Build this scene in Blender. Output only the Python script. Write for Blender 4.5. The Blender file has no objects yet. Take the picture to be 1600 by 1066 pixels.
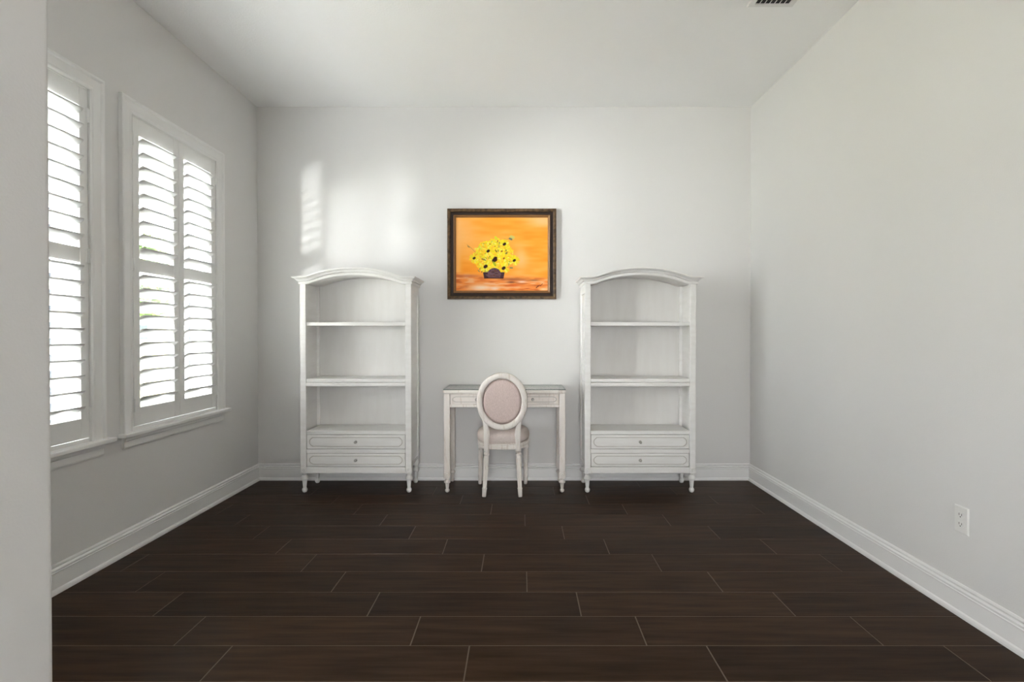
import bpy, bmesh, math, random
from mathutils import Vector, Matrix
import numpy as np

random.seed(7)
PI = math.pi
SC = bpy.context.scene
COL = SC.collection

# ------------------------------------------------------------------ camera
cam_d = bpy.data.cameras.new('camera')
cam = bpy.data.objects.new('camera', cam_d)
COL.objects.link(cam)
cam.location = (0, 0, 1.2)
cam.rotation_euler = (math.radians(90 - 0.47), 0, 0)
cam_d.sensor_width = 36
cam_d.lens = 18.0
cam_d.shift_x = -14 / 1600
cam_d.shift_y = -5 / 1600
cam_d.clip_start = 0.02
SC.camera = cam

# ------------------------------------------------------------------ world / exposure
SC.view_settings.view_transform = 'Standard'
SC.view_settings.look = 'None'
SC.view_settings.gamma = 1
SC.view_settings.use_curve_mapping = False
SC.view_settings.exposure = 0.94
SC.cycles.max_bounces = 12
SC.cycles.diffuse_bounces = 8
SC.cycles.transparent_max_bounces = 16

W = bpy.data.worlds.new('world')
SC.world = W
W.use_nodes = True
bg = W.node_tree.nodes['Background']
bg.inputs['Color'].default_value = (0.96, 0.98, 1.0, 1)
bg.inputs['Strength'].default_value = 6.5


def lamp(name, kind, loc, aim, energy, color=(1, 1, 1), **kw):
    d = bpy.data.lights.new(name, kind)
    d.energy = energy
    d.color = color
    for k, v in kw.items():
        setattr(d, k, v)
    o = bpy.data.objects.new(name, d)
    COL.objects.link(o)
    o.location = loc
    o.rotation_euler = (Vector(aim) - Vector(loc)).to_track_quat('-Z', 'Y').to_euler()
    return o


# high sun raking along the window wall
lamp('sun', 'SUN', (-3.2, -5, 9), (0, 0, 0), 24.0, (1, 0.97, 0.93), angle=0.01)
# added area lamp beyond the two windows, boosting the light from the yard
lamp('yard_fill', 'AREA', (-5.6, 1.5, 2.5), (-2.15, 2.6, 1.5), 1000, (0.97, 0.98, 1.0),
     shape='RECTANGLE', size=3.6, size_y=2.8)
# added compact lamp outside the nearer window, gives the indoor shadows their edges
lamp('garden_wall_bounce', 'AREA', (-4.9, 0.1, 1.65), (-2.15, 1.80, 1.58), 50, (1.0, 0.985, 0.965),
     shape='RECTANGLE', size=0.7, size_y=1.3, spread=math.radians(48))
# added outdoor spot that throws the bright patch on the back wall
lamp('wall_patch_spot', 'SPOT', (-5.65, -2.7, 0.0), (-2.154, 3.50, 1.7), 1500, (1, 0.99, 0.97),
     spot_size=0.22, spot_blend=0.8, shadow_soft_size=0.22)
# added weak fill lamp behind the camera, before the rear opening
lamp('rear_fill', 'AREA', (0.0, -3.35, 1.45), (0.0, 4.0, 1.5), 1, (1.0, 0.985, 0.96),
     shape='RECTANGLE', size=3.0, size_y=2.3)

# ------------------------------------------------------------------ dimensions
XL, XR, YB, H = -2.154, 1.876, 4.19, 3.05
YS0, YS1, XS = 0.93, 1.08, -0.984        # the wall stub beside the opening

# ------------------------------------------------------------------ materials


def mat(name, color, rough=0.5, spec=0.5, metal=0.0):
    m = bpy.data.materials.new(name)
    m.use_nodes = True
    b = m.node_tree.nodes['Principled BSDF']
    b.inputs['Base Color'].default_value = (*color, 1)
    b.inputs['Roughness'].default_value = rough
    b.inputs['Metallic'].default_value = metal
    b.inputs['Specular IOR Level'].default_value = spec
    return m


def nd(m, t, **kw):
    n = m.node_tree.nodes.new(t)
    for k, v in kw.items():
        if k in n.inputs:
            n.inputs[k].default_value = v
        else:
            setattr(n, k, v)
    return n


def lk(m, a, b):
    m.node_tree.links.new(a, b)


def bump_noise(m, scale, strength, dist=0.002, detail=3.0, coord='Object', sc3=None):
    tc = nd(m, 'ShaderNodeTexCoord')
    no = nd(m, 'ShaderNodeTexNoise')
    no.inputs['Scale'].default_value = scale
    no.inputs['Detail'].default_value = detail
    src = tc.outputs[coord]
    if sc3:
        mp = nd(m, 'ShaderNodeMapping')
        mp.inputs['Scale'].default_value = sc3
        lk(m, src, mp.inputs['Vector'])
        src = mp.outputs['Vector']
    lk(m, src, no.inputs['Vector'])
    bp = nd(m, 'ShaderNodeBump')
    bp.inputs['Strength'].default_value = strength
    bp.inputs['Distance'].default_value = dist
    lk(m, no.outputs['Fac'], bp.inputs['Height'])
    lk(m, bp.outputs['Normal'], m.node_tree.nodes['Principled BSDF'].inputs['Normal'])
    return no


def color_noise(m, c1, c2, scale, detail=4.0, lo=0.4, hi=0.65, sc3=None, rnd=False, coord='Object'):
    tc = nd(m, 'ShaderNodeTexCoord')
    src = tc.outputs[coord]
    mp = nd(m, 'ShaderNodeMapping')
    mp.inputs['Scale'].default_value = sc3 or (1, 1, 1)
    lk(m, src, mp.inputs['Vector'])
    if rnd:
        oi = nd(m, 'ShaderNodeObjectInfo')
        mu = nd(m, 'ShaderNodeMath', operation='MULTIPLY')
        mu.inputs[1].default_value = 37.0
        lk(m, oi.outputs['Random'], mu.inputs[0])
        cb = nd(m, 'ShaderNodeCombineXYZ')
        for i in range(3):
            lk(m, mu.outputs[0], cb.inputs[i])
        lk(m, cb.outputs[0], mp.inputs['Location'])
    no = nd(m, 'ShaderNodeTexNoise')
    no.inputs['Scale'].default_value = scale
    no.inputs['Detail'].default_value = detail
    lk(m, mp.outputs['Vector'], no.inputs['Vector'])
    rp = nd(m, 'ShaderNodeValToRGB')
    rp.color_ramp.elements[0].position = lo
    rp.color_ramp.elements[0].color = (*c1, 1)
    rp.color_ramp.elements[1].position = hi
    rp.color_ramp.elements[1].color = (*c2, 1)
    lk(m, no.outputs['Fac'], rp.inputs['Fac'])
    lk(m, rp.outputs['Color'], m.node_tree.nodes['Principled BSDF'].inputs['Base Color'])
    return rp


M = {}
M['wall'] = mat('wall_paint', (0.705, 0.697, 0.688), 0.75, 0.3)
bump_noise(M['wall'], 170, 0.25, 0.0015)
M['ceiling'] = mat('ceiling_paint', (0.87, 0.868, 0.866), 0.85, 0.2)
bump_noise(M['ceiling'], 95, 0.45, 0.003)
M['trim'] = mat('trim_paint', (0.80, 0.797, 0.79), 0.35, 0.5)
M['shutter'] = mat('shutter_paint', (0.77, 0.77, 0.76), 0.38, 0.5)
M['vinyl'] = mat('window_vinyl', (0.80, 0.82, 0.84), 0.35)
M['gasket'] = mat('dark_gasket', (0.05, 0.06, 0.075), 0.5)
M['hinge'] = mat('white_hinge', (0.8, 0.8, 0.79), 0.3)
M['case'] = mat('bookcase_paint', (0.66, 0.65, 0.63), 0.45)
color_noise(M['case'], (0.755, 0.74, 0.72), (0.80, 0.79, 0.775), 6, lo=0.30, hi=0.60, sc3=(1, 1, 6))
M['glaze'] = mat('antique_glaze', (0.52, 0.49, 0.455), 0.6)
M['caseback'] = mat('bookcase_back_paint', (0.62, 0.61, 0.59), 0.5)
color_noise(M['caseback'], (0.66, 0.645, 0.625), (0.70, 0.69, 0.675), 3, lo=0.3, hi=0.65, sc3=(5, 1, 1))
M['wash'] = mat('cream_washed_wood', (0.66, 0.60, 0.54), 0.5)
color_noise(M['wash'], (0.64, 0.56, 0.49), (0.78, 0.73, 0.685), 22, detail=6, lo=0.28, hi=0.46, sc3=(3, 3, 0.5))
M['fabric'] = mat('pink_linen', (0.56, 0.46, 0.425), 0.9, 0.15)
color_noise(M['fabric'], (0.57, 0.455, 0.425), (0.67, 0.55, 0.515), 260, detail=2, lo=0.35, hi=0.65, sc3=(1, 1, 0.25))
M['seatfabric'] = mat('pale_pink_linen', (0.66, 0.57, 0.53), 0.9, 0.15)
color_noise(M['seatfabric'], (0.62, 0.53, 0.49), (0.70, 0.615, 0.575), 260, detail=2, lo=0.35, hi=0.65, sc3=(0.3, 1, 1))
M['knob'] = mat('pewter_knob', (0.45, 0.44, 0.42), 0.35, metal=0.7)
M['plastic'] = mat('white_plastic', (0.76, 0.755, 0.735), 0.3)
M['slot'] = mat('outlet_slot', (0.03, 0.03, 0.03), 0.6)
M['vent'] = mat('vent_enamel', (0.72, 0.715, 0.70), 0.5)
M['duct'] = mat('dark_duct', (0.02, 0.02, 0.02), 0.8)
M['grout'] = mat('tile_grout', (0.13, 0.098, 0.075), 0.8)
M['screw'] = mat('steel_screw', (0.55, 0.55, 0.54), 0.35, metal=0.9)

# dark wood-look floor tile
m = mat('wood_look_tile', (0.03, 0.02, 0.014), 0.33, 0.07)
M['tile'] = m
rp = color_noise(m, (0.021, 0.0108, 0.0058), (0.050, 0.027, 0.0155), 5.5, detail=9, lo=0.30, hi=0.72,
                 sc3=(0.55, 6, 1), rnd=True)
b = m.node_tree.nodes['Principled BSDF']
oi = nd(m, 'ShaderNodeObjectInfo')
hs = nd(m, 'ShaderNodeHueSaturation')
mr = nd(m, 'ShaderNodeMapRange')
mr.inputs['To Min'].default_value = 0.78
mr.inputs['To Max'].default_value = 1.22
lk(m, oi.outputs['Random'], mr.inputs['Value'])
lk(m, mr.outputs['Result'], hs.inputs['Value'])
lk(m, rp.outputs['Color'], hs.inputs['Color'])
lk(m, hs.outputs['Color'], b.inputs['Base Color'])
tc = nd(m, 'ShaderNodeTexCoord')
mp = nd(m, 'ShaderNodeMapping')
mp.inputs['Scale'].default_value = (1.2, 26, 1)
lk(m, tc.outputs['Object'], mp.inputs['Vector'])
no = nd(m, 'ShaderNodeTexNoise')
no.inputs['Scale'].default_value = 4
no.inputs['Detail'].default_value = 6
lk(m, mp.outputs['Vector'], no.inputs['Vector'])
bp = nd(m, 'ShaderNodeBump')
bp.inputs['Strength'].default_value = 0.12
bp.inputs['Distance'].default_value = 0.002
lk(m, no.outputs['Fac'], bp.inputs['Height'])
lk(m, bp.outputs['Normal'], b.inputs['Normal'])
mr2 = nd(m, 'ShaderNodeMapRange')
mr2.inputs['To Min'].default_value = 0.28
mr2.inputs['To Max'].default_value = 0.46
lk(m, no.outputs['Fac'], mr2.inputs['Value'])
lk(m, mr2.outputs['Result'], b.inputs['Roughness'])

# clear glass panes (thin sheets)


def glass(name, tint, refl=0.08, rough=0.02):
    m = bpy.data.materials.new(name)
    m.use_nodes = True
    nt = m.node_tree
    nt.nodes.remove(nt.nodes['Principled BSDF'])
    out = nt.nodes['Material Output']
    tr = nt.nodes.new('ShaderNodeBsdfTransparent')
    tr.inputs['Color'].default_value = (*tint, 1)
    gl = nt.nodes.new('ShaderNodeBsdfGlossy')
    gl.inputs['Roughness'].default_value = rough
    lw_ = nt.nodes.new('ShaderNodeLayerWeight')
    pw_ = nt.nodes.new('ShaderNodeMath')
    pw_.operation = 'POWER'
    pw_.inputs[1].default_value = 5.0
    nt.links.new(lw_.outputs['Facing'], pw_.inputs[0])
    fr = nt.nodes.new('ShaderNodeMapRange')
    fr.inputs['To Min'].default_value = 0.04
    nt.links.new(pw_.outputs[0], fr.inputs['Value'])
    mx = nt.nodes.new('ShaderNodeMixShader')
    nt.links.new(fr.outputs[0], mx.inputs['Fac'])
    nt.links.new(tr.outputs[0], mx.inputs[1])
    nt.links.new(gl.outputs[0], mx.inputs[2])
    nt.links.new(mx.outputs[0], out.inputs['Surface'])
    return m


M['pane'] = glass('window_glass', (0.95, 0.97, 0.97))
M['tabletop'] = glass('table_glass', (0.92, 0.95, 0.935))
M['glassedge'] = mat('glass_edge', (0.06, 0.085, 0.075), 0.2)

# picture frame
M['frame_out'] = mat('bronze_frame_wood', (0.085, 0.055, 0.03), 0.42, 0.2)
color_noise(M['frame_out'], (0.055, 0.034, 0.018), (0.155, 0.095, 0.048), 40, lo=0.35, hi=0.65)
M['frame_chan'] = mat('black_frame_channel', (0.030, 0.018, 0.014), 0.45, 0.2)
M['frame_lip'] = mat('gilt_frame_lip', (0.22, 0.105, 0.035), 0.4)
m = mat('oil_paint', (1, 1, 1), 0.6, 0.1)
M['canvas'] = m
at = nd(m, 'ShaderNodeAttribute')
at.attribute_name = 'paint'
lk(m, at.outputs['Color'], m.node_tree.nodes['Principled BSDF'].inputs['Base Color'])

# outdoors
M['lawn'] = mat('lawn_grass', (0.20, 0.30, 0.06), 0.9)
color_noise(M['lawn'], (0.22, 0.215, 0.085), (0.38, 0.365, 0.18), 3, lo=0.3, hi=0.7)
M['paving'] = mat('concrete_paving', (0.62, 0.61, 0.58), 0.85)
color_noise(M['paving'], (0.55, 0.54, 0.51), (0.68, 0.67, 0.64), 2.0, lo=0.3, hi=0.7)
M['leaf'] = mat('tree_leaf', (0.10, 0.17, 0.05), 0.6)
color_noise(M['leaf'], (0.06, 0.11, 0.03), (0.20, 0.28, 0.09), 1.6, lo=0.3, hi=0.7)
M['bark'] = mat('tree_bark', (0.12, 0.09, 0.065), 0.9)
M['stucco'] = mat('white_stucco', (0.80, 0.80, 0.79), 0.9)
M['roof'] = mat('grey_roof_shingle', (0.22, 0.21, 0.20), 0.9)
M['farglass'] = mat('dark_far_window', (0.08, 0.10, 0.12), 0.1)

# ------------------------------------------------------------------ mesh helpers


class MB:
    def __init__(self):
        self.bm = bmesh.new()

    def box(self, x0, x1, y0, y1, z0, z1, mi=0):
        vs = [self.bm.verts.new(p) for p in
              [(x0, y0, z0), (x1, y0, z0), (x1, y1, z0), (x0, y1, z0),
               (x0, y0, z1), (x1, y0, z1), (x1, y1, z1), (x0, y1, z1)]]
        for f in [(3, 2, 1, 0), (4, 5, 6, 7), (0, 1, 5, 4), (1, 2, 6, 5), (2, 3, 7, 6), (3, 0, 4, 7)]:
            fc = self.bm.faces.new([vs[i] for i in f])
            fc.material_index = mi
        return self

    def bbox(self, x0, x1, y0, y1, z0, z1, r=0.003, seg=1, mi=0):
        """box with bevelled edges"""
        t = bmesh.new()
        bmesh.ops.create_cube(t, size=1)
        for v in t.verts:
            v.co = Vector((x0 + (v.co.x + .5) * (x1 - x0), y0 + (v.co.y + .5) * (y1 - y0), z0 + (v.co.z + .5) * (z1 - z0)))
        bmesh.ops.bevel(t, geom=t.edges[:], offset=r, segments=seg, affect='EDGES', profile=0.5)
        self.merge(t, mi)
        return self

    def merge(self, t, mi=0, mtx=None):
        mp = {}
        for v in t.verts:
            mp[v] = self.bm.verts.new(mtx @ v.co if mtx else v.co)
        for f in t.faces:
            nf = self.bm.faces.new([mp[v] for v in f.verts])
            nf.material_index = mi
            nf.smooth = f.smooth
        t.free()

    def grid(self, rows, close_u=False, close_v=False, smooth=False, cap=False, mi=0):
        """rows: list of lists of points; quads between"""
        vr = [[self.bm.verts.new(p) for p in r] for r in rows]
        n, k = len(vr), len(vr[0])
        for i in range(n if close_u else n - 1):
            for j in range(k if close_v else k - 1):
                a, b_ = vr[i], vr[(i + 1) % n]
                try:
                    f = self.bm.faces.new([a[j], a[(j + 1) % k], b_[(j + 1) % k], b_[j]])
                    f.smooth = smooth
                    f.material_index = mi
                except ValueError:
                    pass
        if cap:
            for r in (vr[0], vr[-1]):
                try:
                    f = self.bm.faces.new(r)
                    f.material_index = mi
                except ValueError:
                    pass
        return self

    def lathe(self, prof, n=16, c=(0, 0, 0), axis='Z', ribs=None, mi=0):
        """prof: list of (r, h) ; ribs: fn(h)->amplitude fraction"""
        rows = []
        for r, h in prof:
            row = []
            for i in range(n):
                a = 2 * PI * i / n
                rr = r
                if ribs:
                    am, cnt = ribs(h)
                    rr = r * (1 - am * (0.5 - 0.5 * math.cos(a * cnt)))
                p = (rr * math.cos(a), rr * math.sin(a), h)
                if axis == 'Y':
                    p = (p[0], p[2], p[1])
                elif axis == 'X':
                    p = (p[2], p[0], p[1])
                row.append((p[0] + c[0], p[1] + c[1], p[2] + c[2]))
            rows.append(row)
        return self.grid(rows, close_v=True, smooth=True, cap=True, mi=mi)

    def prism(self, pts, lo, hi, axis='Y', mi=0):
        """polygon pts (a,b) extruded along axis"""
        def mk(a, b_, t):
            return {'Y': (a, t, b_), 'X': (t, a, b_), 'Z': (a, b_, t)}[axis]
        r0 = [self.bm.verts.new(mk(a, b_, lo)) for a, b_ in pts]
        r1 = [self.bm.verts.new(mk(a, b_, hi)) for a, b_ in pts]
        n = len(pts)
        for f in (self.bm.faces.new(r0), self.bm.faces.new(r1[::-1])):
            f.material_index = mi
        for i in range(n):
            f = self.bm.faces.new([r0[i], r1[i], r1[(i + 1) % n], r0[(i + 1) % n]])
            f.material_index = mi
        return self

    def ring(self, outer, inner, lo, hi, mi=0):
        """flat ring between two equally long loops in XZ, extruded along Y lo..hi"""
        rows = []
        for loop, t in ((outer, hi), (outer, lo), (inner, lo), (inner, hi)):
            rows.append([(a, t, c) for a, c in loop])
        return self.grid(rows, close_u=True, close_v=True, mi=mi)

    def build(self, name, m, parent=None, smooth_angle=None, loc=None):
        bmesh.ops.recalc_face_normals(self.bm, faces=self.bm.faces[:])
        me = bpy.data.meshes.new(name)
        self.bm.to_mesh(me)
        self.bm.free()
        for x in (m if isinstance(m, (list, tuple)) else [m]):
            me.materials.append(x)
        return link(name, me, parent, loc)


def link(name, data, parent=None, loc=None):
    o = bpy.data.objects.new(name, data)
    COL.objects.link(o)
    if parent is not None:
        o.parent = parent
    if loc is not None:
        o.location = loc
    return o


def tag(o, label, cat, group=None, kind=None):
    o['label'] = label
    o['category'] = cat
    if group:
        o['group'] = group
    if kind:
        o['kind'] = kind
    return o


def struct(o, label=None):
    o['kind'] = 'structure'
    if label:
        o['label'] = label
    return o


def empty(name, loc=(0, 0, 0), rz=0):
    o = bpy.data.objects.new(name, None)
    COL.objects.link(o)
    o.empty_display_size = 0.1
    o.location = loc
    o.rotation_euler = (0, 0, rz)
    return o


def copy_tree(o, parent=None):
    c = o.copy()
    COL.objects.link(c)
    if parent is not None:
        c.parent = parent
    for ch in list(o.children):
        copy_tree(ch, c)
    return c


# ------------------------------------------------------------------ room shell
# floor: grout bed with individual wood-look tiles
TP, TL, GAP = 0.204, 0.911, 0.0042
YH = -3.45                                    # rear of the hall behind the camera
XHL = -2.7
fl = MB().box(XHL, XR + 0.2, YH - 0.2, YB + 0.2, -0.12, -0.0010).build('floor', M['grout'])
struct(fl, 'dark brown wood-look tile floor')
tile_cache = {}


def tile_mesh(w, d):
    key = (round(w, 4), round(d, 4))
    if key not in tile_cache:
        bm = MB()
        r = 0.0012
        x, y = w / 2, d / 2
        rows = [[(-x, -y, -0.006), (x, -y, -0.006), (x, y, -0.006), (-x, y, -0.006)],
                [(-x, -y, -r), (x, -y, -r), (x, y, -r), (-x, y, -r)],
                [(-x + r, -y + r, 0), (x - r, -y + r, 0), (x - r, y - r, 0), (-x + r, y - r, 0)]]
        bm.grid(rows, close_v=True, cap=True)
        bmesh.ops.recalc_face_normals(bm.bm, faces=bm.bm.faces[:])
        me = bpy.data.meshes.new('floor_tile')
        bm.bm.to_mesh(me)
        bm.bm.free()
        me.materials.append(M['tile'])
        tile_cache[key] = me
    return tile_cache[key]


far = MB()
Y0 = 1.960 - TP                               # row 0 spans Y0 .. Y0+TP
for r in range(-26, 13):
    ya, yb = Y0 + r * TP, min(Y0 + (r + 1) * TP, YB)
    ya = max(ya, YH)
    if yb - ya < 0.02:
        continue
    off = 0.713 - 0.2283 * r
    k0 = math.floor((XHL - off) / TL)
    left = XL if ya > YS1 else XHL
    x = off + k0 * TL
    while x < XR:
        xa, xb = max(x, left), min(x + TL, XR)
        x += TL
        if xb - xa < 0.03:
            continue
        w, d = xb - xa - GAP, yb - ya - GAP
        if r >= -6:
            o = link('floor_tile', tile_mesh(w, d), fl, ((xa + xb) / 2, (ya + yb) / 2, 0.0))
        else:
            far.box(xa + GAP / 2, xb - GAP / 2, ya + GAP / 2, yb - GAP / 2, -0.006, 0.0)
fo = far.build('hall_tiles', M['tile'], fl)
fo['kind'] = 'stuff'

struct(MB().box(XHL - .2, XR + 0.2, YH - .2, YB + 0.2, H, H + 0.15).build('ceiling', M['ceiling']), 'white textured ceiling')
struct(MB().box(XL - 0.2, XR + 0.2, YB, YB + 0.15, -0.1, H).build('wall_back', M['wall']), 'pale grey back wall')
struct(MB().box(XR, XR + 0.15, YH, YB, -0.1, H).build('wall_right', M['wall']), 'pale grey right wall')

# left wall with two window openings
WY = [(2.829 - 1.058, 3.609 - 1.058), (2.829, 3.609)]
WZ0, WZ1 = 0.655, 2.442
lw = MB()
ys = [YS0, WY[0][0], WY[0][1], WY[1][0], WY[1][1], YB]
for i in range(5):
    a, b_ = ys[i], ys[i + 1]
    if i in (1, 3):
        lw.box(XL - 0.2, XL, a, b_, -0.1, WZ0)
        lw.box(XL - 0.2, XL, a, b_, WZ1, H)
    else:
        lw.box(XL - 0.2, XL, a, b_, -0.1, H)
struct(lw.build('wall_left', M['wall']), 'grey left wall with two shuttered windows')

# stub wall beside the opening, rounded corners
rr = 0.018
pts = [(XL, YS0), (XL, YS1)]
for cx_, cy_, a0 in ((XS - rr, YS1 - rr, 90), (XS - rr, YS0 + rr, 0)):
    for i in range(7):
        a = math.radians(a0 - i * 15)
        pts.append((cx_ + rr * math.cos(a), cy_ + rr * math.sin(a)))
stub = MB().prism(pts, -0.1, H, 'Z')
struct(stub.build('wall_front', M['wall']), 'grey wall end beside the opening at left')
hw = MB()
hw.box(XHL - .15, XHL, YH, -1.25, -0.1, H).box(XHL - .15, XHL, -0.25, YS0, -0.1, H)
hw.box(XHL - .15, XHL, -1.25, -0.25, -0.1, 0.6).box(XHL - .15, XHL, -1.25, -0.25, 1.9, H)  # unseen opening added to let daylight onto the right wall
struct(hw.build('wall_hall', M['wall']))
struct(MB().box(XHL, XL, YS0, YS0 + 0.1, -0.1, H).build('wall_return', M['wall']))
rw = MB()
rw.box(XHL, -0.85, YH - .15, YH, -0.1, H).box(0.80, XR, YH - .15, YH, -0.1, H).box(-0.85, 0.80, YH - .15, YH, 2.2, H)  # unseen opening, width set for the fill light from behind
struct(rw.build('wall_rear', M['wall']))

# baseboards: profile (out from wall, height)
BP = [(0, 0), (0.022, 0), (0.022, 0.010), (0.019, 0.019), (0.0135, 0.024), (0.0135, 0.094), (0.0155, 0.097), (0.0155, 0.099),
      (0.0115, 0.1015), (0.0115, 0.104), (0.0145, 0.107), (0.0145, 0.1125), (0.010, 0.1155), (0.0065, 0.119),
      (0.0095, 0.123), (0.0095, 0.128), (0.005, 0.135), (0, 0.135)]


def base_back():
    b = MB()
    b.grid([[(XL + o_, YB - o_, z) for o_, z in BP], [(XR - o_, YB - o_, z) for o_, z in BP]], close_v=True, cap=True)
    return b


struct(base_back().build('baseboard_back', M['trim']))
b = MB()
b.grid([[(XL + o_, YB - o_, z) for o_, z in BP], [(XL + o_, YS1, z) for o_, z in BP]], close_v=True, cap=True)
struct(b.build('baseboard_left', M['trim']))
b = MB()
b.grid([[(XR - o_, YB - o_, z) for o_, z in BP], [(XR - o_, YH, z) for o_, z in BP]], close_v=True, cap=True)
struct(b.build('baseboard_right', M['trim']))
b = MB()
b.grid([[(XL, YS1 + o_, z) for o_, z in BP], [(XS - 0.018, YS1 + o_, z) for o_, z in BP]], close_v=True, cap=True)
struct(b.build('baseboard_front', M['trim']))

# ------------------------------------------------------------------ windows with plantation shutters
TILT = math.radians(31)


def louver_mesh(length):
    bm = MB()
    prof = []
    n = 16
    for i in range(n):
        a = 2 * PI * (i + .5) / n
        u, v = math.cos(a), math.sin(a)
        prof.append((0.0445 * math.copysign(abs(u) ** 0.8, u), 0.0068 * math.copysign(abs(v) ** 0.55, v)))
    ct, st = math.cos(TILT), math.sin(TILT)
    pr = [(u * ct - v * st, u * st + v * ct) for u, v in prof]      # room side (+x) is the high side
    bm.prism(pr, -length / 2, length / 2, 'Y')
    for f in bm.bm.faces:
        f.smooth = len(f.verts) == 4
    bmesh.ops.recalc_face_normals(bm.bm, faces=bm.bm.faces[:])
    me = bpy.data.meshes.new('louver')
    bm.bm.to_mesh(me)
    bm.bm.free()
    me.materials.append(M['shutter'])
    return me


LOUV = louver_mesh(0.281)
XP = XL - 0.006                                 # shutter centre plane
PZ0, PZ1 = 0.684, 2.402
OPEN = [(0.784, 1.547, 10), (1.621, 2.310, 9)]


def make_window(idx, yo, label):
    root = empty('window_%d' % idx, (XL, 3.219 + yo, 0))
    struct(root, label)
    X = lambda x: x - XL
    Y = lambda y: y - 3.219

    def part(mb, name, mm, p=root):
        return mb.build(name, mm, p)
    # casing: mitred profile on three sides (left, top, right); (inset from outer edge, thickness)
    CP = [(0, 0), (0, 0.021), (0.004, 0.025), (0.012, 0.025), (0.016, 0.021), (0.020, 0.0155), (0.060, 0.0125), (0.068, 0.015),
          (0.074, 0.015), (0.080, 0.011), (0.080, 0)]
    ya, yb, zt, zb = 2.748, 3.692, 2.492, 0.660
    c = MB()
    c.grid([[(X(XL) + t, Y(ya + s), zb) for s, t in CP], [(X(XL) + t, Y(ya + s), zt - s) for s, t in CP],
            [(X(XL) + t, Y(yb - s), zt - s) for s, t in CP], [(X(XL) + t, Y(yb - s), zb) for s, t in CP]], close_v=True, cap=True)
    part(c, 'casing', M['trim'])
    s = MB()
    s.box(X(XL - 0.165), X(XL + 0.001), Y(2.829), Y(3.609), 0.642, 0.6605)
    s.bbox(X(XL), X(XL + 0.052), Y(2.725), Y(3.722), 0.638, 0.662, 0.006, 2)
    part(s, 'sill', M['trim'])
    AP = [(0, 0.575), (0.011, 0.575), (0.014, 0.583), (0.014, 0.612), (0.020, 0.618), (0.024, 0.638), (0, 0.638)]
    a = MB()
    a.grid([[(t, Y(2.758), z) for t, z in AP], [(t, Y(3.682), z) for t, z in AP]], close_v=True, cap=True)
    part(a, 'apron', M['trim'])
    # jamb liner
    j = MB()
    j.box(X(XL - 0.2), X(XL), Y(2.829), Y(2.835), WZ0, WZ1)
    j.box(X(XL - 0.2), X(XL), Y(3.603), Y(3.609), WZ0, WZ1)
    j.box(X(XL - 0.2), X(XL), Y(2.835), Y(3.603), WZ1 - 0.006, WZ1)
    part(j, 'jamb', M['trim'])
    fr_ = MB()
    fr_.box(X(XP - 0.03), X(XP + 0.011), Y(2.835), Y(3.603), PZ1 + 0.003, WZ1 - 0.006)
    fr_.box(X(XP - 0.03), X(XP + 0.011), Y(2.835), Y(3.603), 0.661, PZ0 - 0.003)
    part(fr_, 'shutter_frame', M['shutter'])
    # window sash behind
    sx0, sx1 = X(XL - 0.195), X(XL - 0.165)
    f = MB()
    f.box(sx0, sx1, Y(2.835), Y(2.872), WZ0, WZ1 - .006).box(sx0, sx1, Y(3.566), Y(3.603), WZ0, WZ1 - .006)
    f.box(sx0, sx1, Y(2.872), Y(3.566), WZ0, WZ0 + 0.05).box(sx0, sx1, Y(2.872), Y(3.566), WZ1 - 0.05, WZ1 - .006)
    f.box(sx0, sx1 + 0.01, Y(2.872), Y(3.566), 1.545, 1.585)
    sash = part(f, 'sash', M['vinyl'])
    g = MB()
    g.box(sx1, sx1 + 0.012, Y(2.835), Y(2.846), WZ0, WZ1 - .006).box(sx1, sx1 + 0.012, Y(3.562), Y(3.573), WZ0, WZ1 - .006)
    g.build('gasket', M['gasket'], sash)
    p = MB()
    xm = (sx0 + sx1) / 2
    p.box(xm - 0.002, xm + 0.002, Y(2.868), Y(3.570), WZ0 + .045, WZ1 - 0.046)
    part(p, 'glass_pane', M['pane'])
    # two shutter panels
    for k, (pa, pb) in enumerate(((2.8365, 3.2175), (3.2195, 3.6005))):
        t = 0.0145
        px0, px1 = X(XP) - t, X(XP) + t
        sw = 0.048
        q = MB()
        for (u0, u1) in ((pa, pa + sw), (pb - sw, pb)):
            q.bbox(px0, px1, Y(u0), Y(u1), PZ0, PZ1, 0.002)
        for (z0, z1) in ((PZ0, OPEN[0][0]), (OPEN[0][1], OPEN[1][0]), (OPEN[1][1], PZ1)):
            q.bbox(px0 + 0.001, px1 - 0.001, Y(pa + sw - .001), Y(pb - sw + .001), z0, z1, 0.0015)
        panel = part(q, 'shutter_panel', M['shutter'])
        for (z0, z1, n) in OPEN:
            pitch = (z1 - z0) / n
            for i in range(n):
                link('louver', LOUV, panel, (X(XP), Y((pa + pb) / 2), z0 + pitch * (i + 0.5)))
        hy = pa + 0.001 if k == 0 else pb - 0.001
        for hz in (0.80, 1.585, 2.28):
            h = MB()
            h.lathe([(0.0048, hz - 0.035), (0.0048, hz + 0.035)], 8, (px1 + 0.003, Y(hy), 0))
            h.box(px1, px1 + 0.002, Y(hy) - 0.012, Y(hy) + 0.012, hz - 0.033, hz + 0.033)
            h.build('hinge', M['hinge'], panel)
    root.location.y = 3.219 + yo
    return root


make_window(1, -1.058, 'white shuttered window half hidden by the wall end at left')
make_window(2, 0.0, 'white double-panel shuttered window nearer the back wall')

# ------------------------------------------------------------------ ceiling vent


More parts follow.
